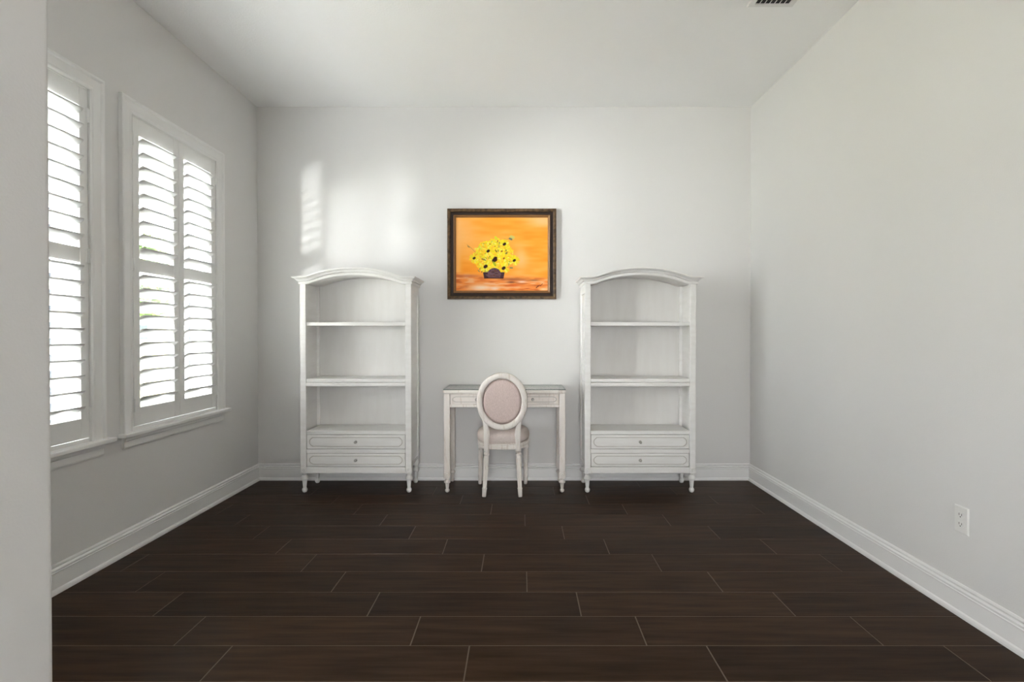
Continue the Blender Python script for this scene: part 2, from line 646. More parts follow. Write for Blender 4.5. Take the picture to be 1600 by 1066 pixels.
def make_vent():
    root = empty('ceiling_vent', (1.403, 2.725, H))
    tag(root, 'white louvred air vent on the ceiling near the right wall', 'vent')
    w, d = 0.129, 0.180
    f = MB()
    outer = [(-w, -d), (w, -d), (w, d), (-w, d)]
    iw, idp = 0.096, 0.156
    inner = [(-iw, -idp), (iw, -idp), (iw, idp), (-iw, idp)]
    f.grid([[(x, y, -0.0005) for x, y in outer], [(x, y, -0.003) for x, y in outer],
            [(x * 0.97, y * 0.98, -0.009) for x, y in outer], [(x, y, -0.009) for x, y in inner],
            [(x, y, -0.0005) for x, y in inner]], close_u=True, close_v=True)
    f.build('frame', M['vent'], root)
    MB().box(-iw, iw, -idp, idp, -0.0012, -0.0006).build('duct', M['duct'], root)
    me = None
    for i in range(8):
        x = -iw + (i + 0.0) * (2 * iw / 7)
        if me is None:
            s = MB()
            s.prism([(-0.0055, -0.0085), (-0.0035, -0.0092), (0.0045, -0.0020), (0.0030, -0.0014)], -idp, idp, 'Y')
            o = s.build('slat', M['vent'], root)
            me = o.data
            o.location = (x, 0, 0)
        else:
            link('slat', me, root, (x, 0, 0))
    return root


make_vent()

# ------------------------------------------------------------------ wall outlet


def make_outlet():
    root = empty('wall_outlet', (XR, 2.170, 0.408))
    tag(root, 'white duplex power outlet low on the right wall', 'outlet')
    p = MB()
    w, h = 0.035, 0.0575
    p.grid([[(0, -w, -h), (0, w, -h), (0, w, h), (0, -w, h)], [(-0.0025, -w, -h), (-0.0025, w, -h), (-0.0025, w, h), (-0.0025, -w, h)],
            [(-0.006, -w + .004, -h + .004), (-0.006, w - .004, -h + .004), (-0.006, w - .004, h - .004), (-0.006, -w + .004, h - .004)]],
           close_v=True, cap=True)
    p.build('cover_plate', M['plastic'], root)
    for zc in (0.0195, -0.0195):
        r = MB()
        pts = []
        for i in range(24):
            a = 2 * PI * i / 24
            pts.append((0.017 * math.cos(a), zc + max(-0.0125, min(0.0125, 0.017 * math.sin(a)))))
        r.prism(pts, -0.0085, -0.0055, 'X')
        rc = r.build('receptacle', M['plastic'], root)
        s = MB()
        s.box(-0.0089, -0.0083, -0.0078, -0.0056, zc - 0.001, zc + 0.0075)
        s.box(-0.0089, -0.0083, 0.0052, 0.0074, zc - 0.001, zc + 0.0085)
        s.lathe([(0.0026, -0.0089), (0.0026, -0.0083)], 10, (0, 0, zc - 0.0065), axis='X')
        s.build('slot', M['slot'], rc)
    MB().lathe([(0.0032, -0.0072), (0.0032, -0.0058)], 10, axis='X').build('screw', M['plastic'], root)
    return root


make_outlet()

# ------------------------------------------------------------------ bookcases
BW, BD = 0.836, 0.290                 # body width, depth
TURN = [(0.0100, 0.000), (0.0145, 0.003), (0.0190, 0.014), (0.0195, 0.022), (0.0160, 0.031), (0.0125, 0.034), (0.0128, 0.040),
        (0.0170, 0.087), (0.0178, 0.094), (0.0250, 0.097), (0.0295, 0.103), (0.0290, 0.109), (0.0240, 0.119), (0.0165, 0.130),
        (0.0135, 0.134), (0.0185, 0.137), (0.0185, 0.141), (0.0150, 0.144), (0.0150, 0.149)]


def arch(x):
    u = abs(x) / 0.348
    v = 1 - u ** 2.25
    return 0.068 * 0.5 * (v + math.sqrt(v * v + 0.012))


def octo(x0, x1, z0, z1, cx_, cz_, n=5):
    """rectangle with scooped corners, starting bottom-left, n points each corner"""
    P = []
    for (X_, Z_, a0, sx, sz) in ((x0, z0, 90, 1, 1), (x1, z0, 180, -1, 1), (x1, z1, 270, -1, -1), (x0, z1, 0, 1, -1)):
        arr = []
        for i in range(n):
            t = i / (n - 1)
            # rounded corner
            arr.append((X_ + sx * cx_ * (1 - t) * (1 - .35 * t), Z_ + sz * cz_ * t * (.65 + .35 * t)))
        if (X_, Z_) in ((x0, z0), (x1, z1)):
            arr = arr[::-1]
        P += arr
    return P


def drawer_front(w, h, y, knob_at, root, mpaint, name='drawer', thick=0.02):
    """front panel centred on x, z range 0..h ; front face at y (towards -Y)"""
    q = MB()
    q.bbox(-w / 2, w / 2, y, y + thick, 0, h, 0.0015)
    m_ = 0.012 if h > 0.09 else 0.009
    n = 5
    inner = octo(-w / 2 + m_ + .006, w / 2 - m_ - .006, m_ + .004, h - m_ - .004, 0.026, (h - 2 * m_ - .008) * 0.36, n)
    outr = octo(-w / 2 + m_, w / 2 - m_, m_ - .002, h - m_ + .002, 0.0003, 0.0003, n)
    q.ring(outr, inner, y - 0.0045, y + 0.001)
    inn2 = octo(-w / 2 + m_ + .013, w / 2 - m_ - .013, m_ + .010, h - m_ - .010, 0.023, (h - 2 * m_ - .020) * 0.35, n)
    q.prism(inn2, y - 0.0035, y + 0.001, 'Y')
    bed = octo(-w / 2 + m_ + .003, w / 2 - m_ - .003, m_ + .001, h - m_ - .001, 0.0003, 0.0003, n)
    q.prism(bed, y - 0.0008, y + 0.002, 'Y', mi=1)
    o = q.build(name, [mpaint, M['glaze']], root)
    k = MB()
    k.lathe([(0.011, y - 0.0005), (0.011, y - 0.0045), (0.0045, y - 0.006), (0.0045, y - 0.013), (0.0085, y - 0.016),
             (0.0105, y - 0.020), (0.0095, y - 0.025), (0.004, y - 0.0275)], 14, (knob_at, 0, h / 2), axis='Y')
    k.build('knob', M['knob'], o)
    return o


def make_bookcase(cx_, rz, label):
    root = empty('bookcase', (cx_, 3.9885, 0), rz)
    tag(root, label, 'bookcase', 'twin white bookcases')
    yf, yb = -BD / 2, BD / 2
    w2 = BW / 2
    pw = 0.045
    # four corner posts, lightly fluted on the front
    for sx in (-1, 1):
        for fr in (True, False):
            q = MB()
            xa, xb = (w2 - pw, w2) if sx > 0 else (-w2, -w2 + pw)
            y0_, y1_ = (yf, yf + pw * 0.8) if fr else (yb - pw * 0.6, yb)
            q.bbox(xa, xb, y0_, y1_, 0.190, 1.575, 0.0025)
            q.build('post', M['case'], root)
    # rosette block + turned foot = leg
    me = None
    for sx in (-1, 1):
        for sy in (-1, 1):
            if me is None:
                q = MB()
                q.bbox(-0.0245, 0.0245, -0.0245, 0.0245, 0.147, 0.192, 0.002)
                for ax, s_ in (('Y', -1), ('X', 1), ('X', -1)):
                    q.lathe([(0.017, s_ * 0.0240), (0.017, s_ * 0.0262), (0.013, s_ * 0.0275), (0.011, s_ * 0.0255), (0.006, s_ * 0.0255),
                             (0.005, s_ * 0.0285), (0.002, s_ * 0.0295)], 14, (0, 0, 0.1695), axis=ax)
                q.lathe(TURN, 28, ribs=lambda h: (0.12, 14) if 0.098 < h < 0.125 else (0.0, 1))
                o = q.build('leg', M['case'], root)
                me = o.data
            else:
                o = link('leg', me, root)
            o.location = (sx * (w2 - 0.0235), sy * (BD / 2 - 0.0235), 0)
    # side panels (inset between the posts) with a top block
    for sx in (-1, 1):
        q = MB()
        xo = sx * (w2 - 0.010)
        xi = sx * (w2 - 0.022)
        q.box(min(xo, xi), max(xo, xi), yf + pw * 0.8 - .002, yb - pw * 0.6 + .002, 0.196, 1.575)
        xo2 = sx * (w2 - 0.002)
        xi2 = sx * (w2 - 0.016)
        q.bbox(min(xo2, xi2), max(xo2, xi2), yf + pw * 0.8 - .002, yb - pw * 0.6 + .002, 1.505, 1.575, 0.002)
        q.bbox(min(xo2, xi2), max(xo2, xi2), yf + pw * 0.8 - .002, yb - pw * 0.6 + .002, 0.194, 0.222, 0.002)
        q.build('side_panel', M['case'], root)
    # arched back panel and arched top
    xs = [-w2 + 0.012 + i * (BW - 0.024) / 40 for i in range(41)]
    q = MB()
    q.prism([(xs[0], 0.196)] + [(xs[-1], 0.196)] + [(x, 1.590 + arch(x)) for x in reversed(xs)], yb - 0.016, yb - 0.004, 'Y')
    q.build('back_panel', M['caseback'], root)
    q = MB()
    q.grid([[(x, y, 1.576 + dz + arch(x)) for x in xs] for y, dz in ((yf + .012, 0), (yb - .004, 0), (yb - .004, 0.02), (yf + .012, 0.02))],
           close_u=True, smooth=True)
    q.build('top_panel', M['case'], root)
    # cornice sweep along back-left, front (arched), back-right
    CPf = [(0.0, 0.0), (0.007, 0.0), (0.009, 0.003), (0.009, 0.0175), (0.007, 0.020), (0.001, 0.0205), (0.001, 0.0235), (0.020, 0.024),
           (0.021, 0.028), (0.025, 0.0335), (0.032, 0.038), (0.038, 0.0395), (0.036, 0.0405), (0.036, 0.042), (0.047, 0.0425),
           (0.0485, 0.046), (0.0485, 0.0535), (0.047, 0.0545), (0.0, 0.0545)]
    ZC = 1.570
    cols = []
    oy = 1.25
    cols.append([(-w2 - o_ * 0.8, yb + 0.02, ZC + u) for o_, u in CPf])
    cols.append([(-w2 - o_ * 0.8, yf - o_ * oy, ZC + u + arch(-w2)) for o_, u in CPf])
    nx = 56
    for i in range(1, nx):
        x = -w2 + BW * i / nx
        cols.append([(x, yf - o_ * oy, ZC + u + arch(x)) for o_, u in CPf])
    cols.append([(w2 + o_ * 0.8, yf - o_ * oy, ZC + u + arch(w2)) for o_, u in CPf])
    cols.append([(w2 + o_ * 0.8, yb + 0.02, ZC + u) for o_, u in CPf])
    q = MB().grid(cols, close_v=True, cap=True)
    q.build('cornice', M['case'], root)
    # arched rail behind the cornice (the visible edge of the opening)
    lo_ = []
    hi_ = []
    q = MB()
    rows = []
    for y in (yf + 0.001, yf + 0.022):
        rows.append([(x, y, ZC - 0.001 + arch(x)) for x in xs])
        rows.append([(x, y, ZC + 0.040 + arch(x)) for x in xs])
    q.grid([rows[0], rows[1], rows[3], rows[2]], close_u=True, cap=False)
    q.build('arch_rail', M['case'], root)
    xi = w2 - pw
    xin = w2 - 0.0225
    # upper loose shelf
    q = MB()
    q.bbox(-xi + .0005, xi - .0005, yf + 0.014, yb - 0.018, 1.259, 1.286, 0.002)
    q.build('shelf', M['case'], root)
    # waist shelf: two boards with a groove
    q = MB()
    q.bbox(-xi + .0005, xi - .0005, yf + 0.004, yb - 0.018, 0.833, 0.860, 0.003)
    q.bbox(-xi + .0005, xi - .0005, yf + 0.001, yb - 0.018, 0.803, 0.831, 0.003)
    q.build('waist_shelf', M['case'], root)
    # lower deck over the drawers
    q = MB()
    q.bbox(-xi + .0005, xi - .0005, yf + 0.003, yb - 0.018, 0.440, 0.468, 0.002)
    q.build('deck', M['case'], root)
    q = MB()
    q.bbox(-xi + .0005, xi - .0005, yf + 0.004, yf + 0.03, 0.299, 0.329, 0.0015)
    q.build('drawer_divider', M['case'], root)
    q = MB()
    q.bbox(-xi - .001, xi + .001, yf + 0.003, yf + 0.03, 0.148, 0.195, 0.002)
    q.box(-xi, xi, yf + 0.03, yb - 0.02, 0.180, 0.192)
    q.build('bottom_rail', M['case'], root)
    for z0, z1 in ((0.332, 0.437), (0.198, 0.2965)):
        d = drawer_front(2 * xi - 0.007, z1 - z0, yf + 0.005, 0.0, root, M['case'])
        d.location.z = z0
    return root


make_bookcase(-1.242, 0, 'white arched-top bookcase with two drawers standing left of the desk, nearer the windows')
make_bookcase(0.897, 0, 'white arched-top bookcase with two drawers standing right of the desk')

# ------------------------------------------------------------------ desk


def make_desk():
    root = empty('writing_desk', (-0.1235, 4.005, 0))
    tag(root, 'narrow cream washed writing desk with glass-covered top between the bookcases', 'desk')
    w2, yf, yb = 0.4595, -0.175, 0.177
    lx, lw = 0.4345, 0.0228
    me = None
    prof = [(r_ * 0.86, h_ * 0.735) for r_, h_ in TURN]
    for sx in (-1, 1):
        for sy in (-1, 1):
            if me is None:
                q = MB()
                q.bbox(-lw, lw, -lw, lw, 0.152, 0.752, 0.003)
                q.bbox(-lw - .0012, lw + .0012, -lw - .0012, lw + .0012, 0.108, 0.153, 0.002)
                for ax, s_ in (('Y', -1), ('X', 1), ('X', -1)):
                    q.lathe([(0.015, s_ * 0.0235), (0.015, s_ * 0.0252), (0.011, s_ * 0.0265), (0.010, s_ * 0.0248), (0.005, s_ * 0.0248),
                             (0.004, s_ * 0.0275), (0.002, s_ * 0.028)], 12, (0, 0, 0.1305), axis=ax)
                q.lathe(prof, 28, ribs=lambda h: (0.12, 14) if 0.072 < h < 0.092 else (0.0, 1))
                o = q.build('leg', M['wash'], root)
                me = o.data
            else:
                o = link('leg', me, root)
            o.location = (sx * lx, (yf + 0.038) if sy < 0 else (yb - 0.030), 0)
    q = MB()
    q.bbox(-w2, w2, yf, yb, 0.754, 0.7765, 0.003)
    q.bbox(-w2 + .008, w2 - .008, yf + .010, yb - .004, 0.748, 0.755, 0.002)
    q.build('desktop', M['wash'], root)
    g = MB()
    g.box(-w2 + .001, w2 - .001, yf + .001, yb - .002, 0.7770, 0.7830)
    for f in g.bm.faces:
        f.material_index = 1 if abs(f.normal.z) < 0.5 else 0
    g.bm.normal_update()
    for f in g.bm.faces:
        f.material_index = 0 if abs(f.normal.z) > 0.5 else 1
    g.build('glass_top', [M['tabletop'], M['glassedge']], root)
    xi = lx - lw
    q = MB()
    ya = yf + 0.019
    q.bbox(-xi - .001, xi + .001, ya, ya + 0.022, 0.645, 0.668, 0.002)
    q.bbox(-xi - .001, xi + .001, ya, ya + 0.022, 0.741, 0.751, 0.002)
    q.bbox(-0.012, 0.012, ya, ya + 0.022, 0.645, 0.75, 0.002)
    q.build('front_rail', M['wash'], root)
    q = MB()
    q.box(-xi, xi, yb - 0.030, yb - 0.012, 0.645, 0.75)
    q.build('back_apron', M['wash'], root)
    for sx in (-1, 1):
        q = MB()
        q.bbox(sx * lx - 0.012, sx * lx + 0.012, yf + 0.055, yb - 0.048, 0.645, 0.75, 0.002)
        q.build('side_apron', M['wash'], root)
        wd = xi - 0.014
        d = drawer_front(wd - 0.004, 0.0715, ya + 0.003, 0.0, root, M['wash'])
        d.location = (sx * (0.012 + xi) / 2, 0, 0.669)
    return root


make_desk()

# ------------------------------------------------------------------ chair


def make_chair():
    root = empty('oval_back_chair', (-0.138, 3.93, 0))
    tag(root, 'cream oval-back side chair with pink upholstery seen from behind at the desk', 'chair')
    # seat outline (x half width by y): back at -0.15, front at +0.21
    def outline(k, n=48):
        P = []
        for i in range(n):
            a = 2 * PI * i / n
            c_, s_ = math.cos(a), math.sin(a)
            e = 0.62
            x = 0.206 * math.copysign(abs(c_) ** e, c_)
            y = 0.185 * math.copysign(abs(s_) ** 0.8, s_)
            # narrower to the back
            x *= 1.0 + 0.10 * (y / 0.185) - 0.04
            P.append((x * k, y * k + 0.027))
        return P
    q = MB()
    RP = [(0.955, 0.340), (0.985, 0.342), (0.995, 0.349), (0.995, 0.362), (0.975, 0.3645), (0.975, 0.367), (0.992, 0.370),
          (0.992, 0.378), (0.970, 0.381), (0.970, 0.384), (0.94, 0.390)]
    q.grid([[(x, y, z) for x, y in outline(k)] for k, z in RP], close_v=True, smooth=False, cap=True)
    q.build('seat_rail', M['wash'], root)
    q = MB()
    CPR = [(0.95, 0.384), (0.985, 0.390), (1.005, 0.404), (1.010, 0.420), (0.995, 0.438), (0.95, 0.456), (0.86, 0.470), (0.70, 0.479),
           (0.45, 0.484), (0.15, 0.486)]
    q.grid([[(x, y, z) for x, y in outline(k)] for k, z in CPR], close_v=True, smooth=True, cap=True)
    q.build('seat_cushion', M['seatfabric'], root)
    q = MB()
    q.grid([[(x, y, z) for x, y in outline(k)] for k, z in ((0.972, 0.386), (0.990, 0.384), (0.996, 0.389), (0.985, 0.393))],
           close_v=True, smooth=True, close_u=True)
    q.build('welting', M['seatfabric'], root)

    # legs: fluted turned, from top point to floor point
    def leg(top, bot, name='leg'):
        t = MB()
        L = (Vector(top) - Vector(bot)).length
        pr = [(0.0115, 0), (0.0145, 0.004), (0.0165, 0.050), (0.0168, 0.056), (0.0185, 0.058), (0.0185, 0.064), (0.0155, 0.067),
              (0.0155, 0.072), (0.0160, 0.075), (0.0205, L - 0.075), (0.0208, L - 0.066), (0.0165, L - 0.060), (0.0165, L - 0.054),
              (0.0215, L - 0.050), (0.0225, L - 0.043), (0.0215, L - 0.036), (0.0165, L - 0.031), (0.0165, L - 0.026),
              (0.0205, L - 0.024), (0.0205, L)]
        t.lathe(pr, 60, ribs=lambda h: (0.24, 10) if 0.0745 < h < L - 0.070 else (0.0, 1))
        d = (Vector(top) - Vector(bot)).normalized()
        rot = d.to_track_quat('Z', 'Y').to_matrix().to_4x4()
        mt = Matrix.Translation(Vector(bot)) @ rot
        for v in t.bm.verts:
            v.co = mt @ v.co
        # level the foot on the floor
        zmin = min(v.co.z for v in t.bm.verts)
        for v in t.bm.verts:
            if v.co.z < 0.012:
                v.co.z = max(0.0, v.co.z)
        return t.build(name, M['wash'], root)
    leg((-0.117, -0.118, 0.345), (-0.133, -0.180, 0.0))
    leg((0.117, -0.118, 0.345), (0.133, -0.180, 0.0))
    leg((-0.178, 0.130, 0.345), (-0.188, 0.148, 0.0))
    leg((0.178, 0.130, 0.345), (0.175, 0.148, 0.0))

    # oval back, tilted: local plane coordinates (s across, t up) -> world
    zc, yc = 0.704, -0.200
    tilt = math.radians(9.0)

    def P3(s, t, d):
        """d: depth out of the plane (negative towards the viewer / back of the chair)"""
        return (s, yc - t * math.sin(tilt) + d * math.cos(tilt), zc + t * math.cos(tilt) + d * math.sin(tilt))
    a_o, b_o, a_i, b_i = 0.186, 0.217, 0.143, 0.172
    sec = [(0.0, -0.007), (0.06, -0.0125), (0.22, -0.0155), (0.5, -0.0165), (0.78, -0.0145), (0.90, -0.0105), (1.0, -0.004), (1.0, 0.010),
           (0.85, 0.0145), (0.3, 0.0155), (0.0, 0.010)]
    q = MB()
    rows = []
    for i in range(64):
        a = 2 * PI * i / 64
        row = []
        for f, d in sec:      # f 0 = outer edge, 1 = inner edge
            A, B = a_o + (a_i - a_o) * f, b_o + (b_i - b_o) * f
            row.append(P3(A * math.cos(a), B * math.sin(a), d))
        rows.append(row)
    q.grid(rows, close_u=True, close_v=True, smooth=True)
    q.build('back_frame', M['wash'], root)
    # upholstered oval, both faces bulging
    for sgn, nm in ((-1, 'back_upholstery'), (1, 'backrest_pad')):
        q = MB()
        rows = []
        for j in range(8):
            k = 1.0 - j / 7.0 * 0.97
            bul = (0.007 if sgn < 0 else 0.022) * (1 - k ** 2.6)
            rows.append([P3(a_i * 1.01 * k * math.cos(2 * PI * i / 48), b_i * 1.01 * k * math.sin(2 * PI * i / 48),
                            sgn * (0.002 if sgn < 0 else 0.006) + sgn * bul) for i in range(48)])
        q.grid(rows, close_v=True, smooth=True, cap=True)
        q.build(nm, M['fabric'], root)
    # uprights from seat rail to the oval
    for sx in (-1, 1):
        q = MB()
        rows = []
        #        z,   centre x, half width, y, half depth
        for z, cx_, hw, y, hd in ((0.340, 0.117, 0.0185, -0.150, 0.017), (0.385, 0.117, 0.0180, -0.153, 0.017),
                                  (0.420, 0.1165, 0.0200, -0.157, 0.016), (0.455, 0.114, 0.0230, -0.161, 0.015),
                                  (0.490, 0.1160, 0.0205, -0.166, 0.014), (0.525, 0.1215, 0.0175, -0.171, 0.0135),
                                  (0.560, 0.1290, 0.0155, -0.1765, 0.013), (0.595, 0.1400, 0.0140, -0.182, 0.0125),
                                  (0.625, 0.1500, 0.0120, -0.187, 0.012)):
            rows.append([(sx * (cx_ + u * hw), y + v * hd, z) for u, v in
                         ((-1, -0.6), (-0.6, -1), (0.6, -1), (1, -0.6), (1, 0.6), (0.6, 1), (-0.6, 1), (-1, 0.6))])
        q.grid(rows, close_v=True, smooth=False, cap=True)
        q.build('back_upright', M['wash'], root)
    return root


make_chair()

# ------------------------------------------------------------------ painting


def paint_canvas(nx, ny):
    """the picture itself: flowers in a dark bowl on an orange ground (colours sRGB 0..255, y down)"""
    rng = np.random.default_rng(3)
    Wp, Hp = 905.0, 722.0                       # working units
    xx, yy = np.meshgrid(np.linspace(0, Wp, nx), np.linspace(0, Hp, ny))
    img = np.zeros((ny, nx, 3))

    def smooth_noise(fx, fy, seed):
        r = np.random.default_rng(seed)
        g = r.random((fy + 2, fx + 2))
        u = xx / Wp * fx
        v = yy / Hp * fy
        i, j = u.astype(int), v.astype(int)
        fu, fv = u - i, v - j
        fu = fu * fu * (3 - 2 * fu)
        fv = fv * fv * (3 - 2 * fv)
        return (g[j, i] * (1 - fu) + g[j, i + 1] * fu) * (1 - fv) + (g[j + 1, i] * (1 - fu) + g[j + 1, i + 1] * fu) * fv

    def mixc(mask, c, amt=1.0):
        m_ = np.clip(mask * amt, 0, 1)[..., None]
        img[:] = img * (1 - m_) + np.array(c, float) * m_
    img[:] = (251, 160, 52)
    n1 = smooth_noise(4, 14, 1) * .6 + smooth_noise(9, 34, 2) * .4
    mixc(np.clip((n1 - .45) * 2.6, 0, 1), (252, 176, 88), .75)
    mixc(np.clip((.42 - n1) * 3, 0, 1), (243, 146, 34), .8)
    mixc(np.exp(-((xx - 60) / 130) ** 2 - ((yy - 160) / 190) ** 2), (252, 190, 120), .75)
    mixc(np.exp(-((xx - 850) / 170) ** 2 - ((yy - 30) / 70) ** 2), (246, 196, 140), .85)
    mixc(np.exp(-((xx - 640) / 60) ** 2 - ((yy - 400) / 110) ** 2), (252, 196, 142), .7)
    mixc(np.exp(-((xx - 300) / 260) ** 2 - ((yy - 270) / 110) ** 2), (253, 186, 100), .55)
    mixc(np.exp(-((xx - 20) / 30) ** 2), (250, 188, 116), .7)
    # table zone
    tb = 1 / (1 + np.exp(-(yy - (555 + 0.05 * xx)) / 9))
    n2 = smooth_noise(7, 40, 5) * .6 + smooth_noise(18, 60, 6) * .4
    mixc(tb, (236, 140, 66))
    mixc(tb * np.clip((n2 - .5) * 4, 0, 1), (238, 176, 128), .9)
    mixc(tb * np.clip((.42 - n2) * 5, 0, 1), (196, 96, 48), .8)
    mixc(np.exp(-((xx - 240) / 110) ** 2 - ((yy - 690) / 30) ** 2), (246, 218, 190), .9)
    mixc(np.exp(-((xx - 380) / 40) ** 2 - ((yy - 700) / 16) ** 2), (238, 214, 200), .8)
    mixc(np.exp(-((xx - 860) / 40) ** 2 - ((yy - 705) / 12) ** 2), (246, 214, 170), .9)
    mixc(np.exp(-((xx - 650) / 50) ** 2 - ((yy - 632) / 12) ** 2), (246, 214, 196), .9)
    mixc(np.exp(-((xx - 560) / 120) ** 2 - ((yy - 607) / 12) ** 2), (160, 96, 66), .75)
    mixc(np.exp(-((xx - 545) / 40) ** 2 - ((yy - 636) / 9) ** 2), (104, 56, 44), .85)
    mixc(np.exp(-((xx - 770) / 45) ** 2 - ((yy - 618) / 7) ** 2), (140, 96, 70), .8)
    mixc(np.exp(-((xx - 120) / 110) ** 2 - ((yy - 575) / 14) ** 2), (196, 110, 80), .7)
    mixc(np.exp(-((xx - 580) / 60) ** 2 - ((yy - 668) / 12) ** 2), (222, 100, 40), .8)

    def stroke(x0, y0, x1, y1, w, c, amt=1.0):
        dx, dy = x1 - x0, y1 - y0
        L2 = dx * dx + dy * dy + 1e-6
        t = np.clip(((xx - x0) * dx + (yy - y0) * dy) / L2, 0, 1)
        d = np.hypot(xx - x0 - t * dx, yy - y0 - t * dy)
        mixc(np.clip((w - d) / (0.35 * w + 1) + 0.5, 0, 1), c, amt)
    yel = [(246, 222, 40), (250, 208, 44), (238, 214, 54), (252, 190, 40), (240, 230, 90), (232, 210, 30)]
    gre = [(110, 130, 70), (150, 160, 60), (196, 206, 60), (90, 110, 80)]
    # loose mass of petals
    for i in range(420):
        a = rng.uniform(0, 2 * PI)
        r = math.sqrt(rng.uniform(0, 1))
        cx_ = 375 + 190 * r * math.cos(a)
        cy_ = 385 + 165 * r * math.sin(a)
        if cy_ > 520 and abs(cx_ - 375) < 90:
            continue
        t = rng.uniform(0, PI)
        l = rng.uniform(8, 24)
        c = yel[rng.integers(len(yel))] if rng.random() < .9 else gre[rng.integers(len(gre))]
        stroke(cx_ - l * math.cos(t), cy_ - l * math.sin(t), cx_ + l * math.cos(t), cy_ + l * math.sin(t), rng.uniform(5, 11), c, .85)
    # stray stems and buds
    for s in ((110, 268, 150, 300), (150, 300, 215, 365), (215, 365, 255, 400), (505, 215, 535, 200), (470, 208, 500, 215), (535, 205, 555, 225)):
        stroke(*s, 2.5, (168, 132, 72), .55)
    stroke(118, 282, 132, 292, 5, (140, 108, 66), .8)
    stroke(190, 360, 205, 372, 8, (150, 110, 60))
    stroke(545, 190, 562, 198, 16, (186, 192, 112), .75)
    stroke(530, 208, 545, 214, 10, (96, 110, 96), .9)
    stroke(390, 195, 400, 208, 12, (214, 214, 50), .9)
    stroke(235, 290, 250, 310, 12, (216, 214, 90), .8)
    for gx, gy in ((410, 235), (425, 255), (350, 245), (270, 275), (395, 330), (440, 300), (500, 350), (535, 430), (520, 460), (545, 495),
                   (240, 500), (225, 525), (255, 530), (265, 410), (300, 405), (330, 395), (490, 330), (370, 260)):
        t = rng.uniform(0, PI)
        stroke(gx - 9 * math.cos(t), gy - 9 * math.sin(t), gx + 9 * math.cos(t), gy + 9 * math.sin(t), rng.uniform(4, 8),
               [(96, 96, 60), (120, 130, 90), (110, 80, 40), (150, 110, 50)][rng.integers(4)], .85)
    # flower heads: petals round dark hearts
    heads = [(318, 330, 62, 14), (180, 400, 52, 12), (383, 418, 70, 20), (292, 482, 60, 17), (470, 498, 58, 16), (478, 262, 52, 14),
             (575, 422, 52, 13), (472, 402, 52, 9), (452, 332, 40, 8), (335, 262, 34, 6), (385, 285, 36, 5)]
    for (hx, hy, R, hr) in heads:
        n = rng.integers(11, 15)
        for i in range(n):
            a = 2 * PI * i / n + rng.uniform(-.15, .15)
            c = yel[rng.integers(len(yel))]
            stroke(hx + R * .3 * math.cos(a), hy + R * .3 * math.sin(a), hx + R * rng.uniform(.75, .95) * math.cos(a),
                   hy + R * rng.uniform(.75, .95) * math.sin(a), R * .15, c, .95)
        hc = (52, 30, 24) if hr > 10 else (168, 96, 36)
        stroke(hx - hr * .3, hy + hr * .2, hx + hr * .3, hy - hr * .2, hr * .9, hc)
    for i in range(230):
        a = rng.uniform(0, 2 * PI)
        r = math.sqrt(rng.uniform(0, 1))
        cx_, cy_ = 372 + 185 * r * math.cos(a), 385 + 150 * r * math.sin(a)
        if any((cx_ - q_[0]) ** 2 + (cy_ - q_[1]) ** 2 < (q_[3] * 1.6 + 6) ** 2 for q_ in heads):
            continue
        t = rng.uniform(0, PI)
        l = rng.uniform(3, 12)
        c = [(250, 208, 44), (252, 190, 60), (244, 224, 60), (226, 204, 40), (247, 234, 130), (236, 170, 40)][rng.integers(6)]
        stroke(cx_ - l * math.cos(t), cy_ - l * math.sin(t), cx_ + l * math.cos(t), cy_ + l * math.sin(t), rng.uniform(3, 6), c, .8)
    stroke(372, 425, 388, 402, 16, (52, 30, 24))
    stroke(388, 402, 398, 396, 9, (52, 30, 24))
    stroke(368, 440, 388, 470, 9, (150, 170, 40), .8)
    # bowl
    bowl = ((yy > 545 - 8) & (yy < 598)).astype(float) * (np.abs(xx - 373) < 106 - np.clip((yy - 545) * .2, 0, 12))
    mixc(bowl, (74, 50, 54))
    dome = ((((xx - 378) / 66) ** 2 + ((yy - 560) / 64) ** 2) < 1).astype(float) * (yy < 598)
    mixc(dome, (104, 76, 84))
    for i in range(46):
        bx, by = 373 + rng.uniform(-95, 95), rng.uniform(505, 590)
        if ((bx - 378) / 78) ** 2 + ((by - 560) / 64) ** 2 > 1 and by < 548:
            continue
        stroke(bx - 8, by + rng.uniform(-3, 3), bx + 8, by + rng.uniform(-3, 3), rng.uniform(2, 4),
               [(120, 92, 104), (54, 36, 38), (66, 46, 60), (104, 60, 44)][rng.integers(4)], .7)
    stroke(280, 596, 465, 597, 4, (50, 26, 24), .9)
    # signature scrawl
    for s in ((790, 690, 812, 668), (812, 668, 806, 682), (806, 682, 826, 664), (826, 664, 832, 672), (832, 672, 852, 652), (788, 692, 800, 690)):
        stroke(*s, 2.6, (110, 50, 22), .9)
    v = img / 255.0
    return np.where(v <= 0.04045, v / 12.92, ((v + 0.055) / 1.055) ** 2.4)


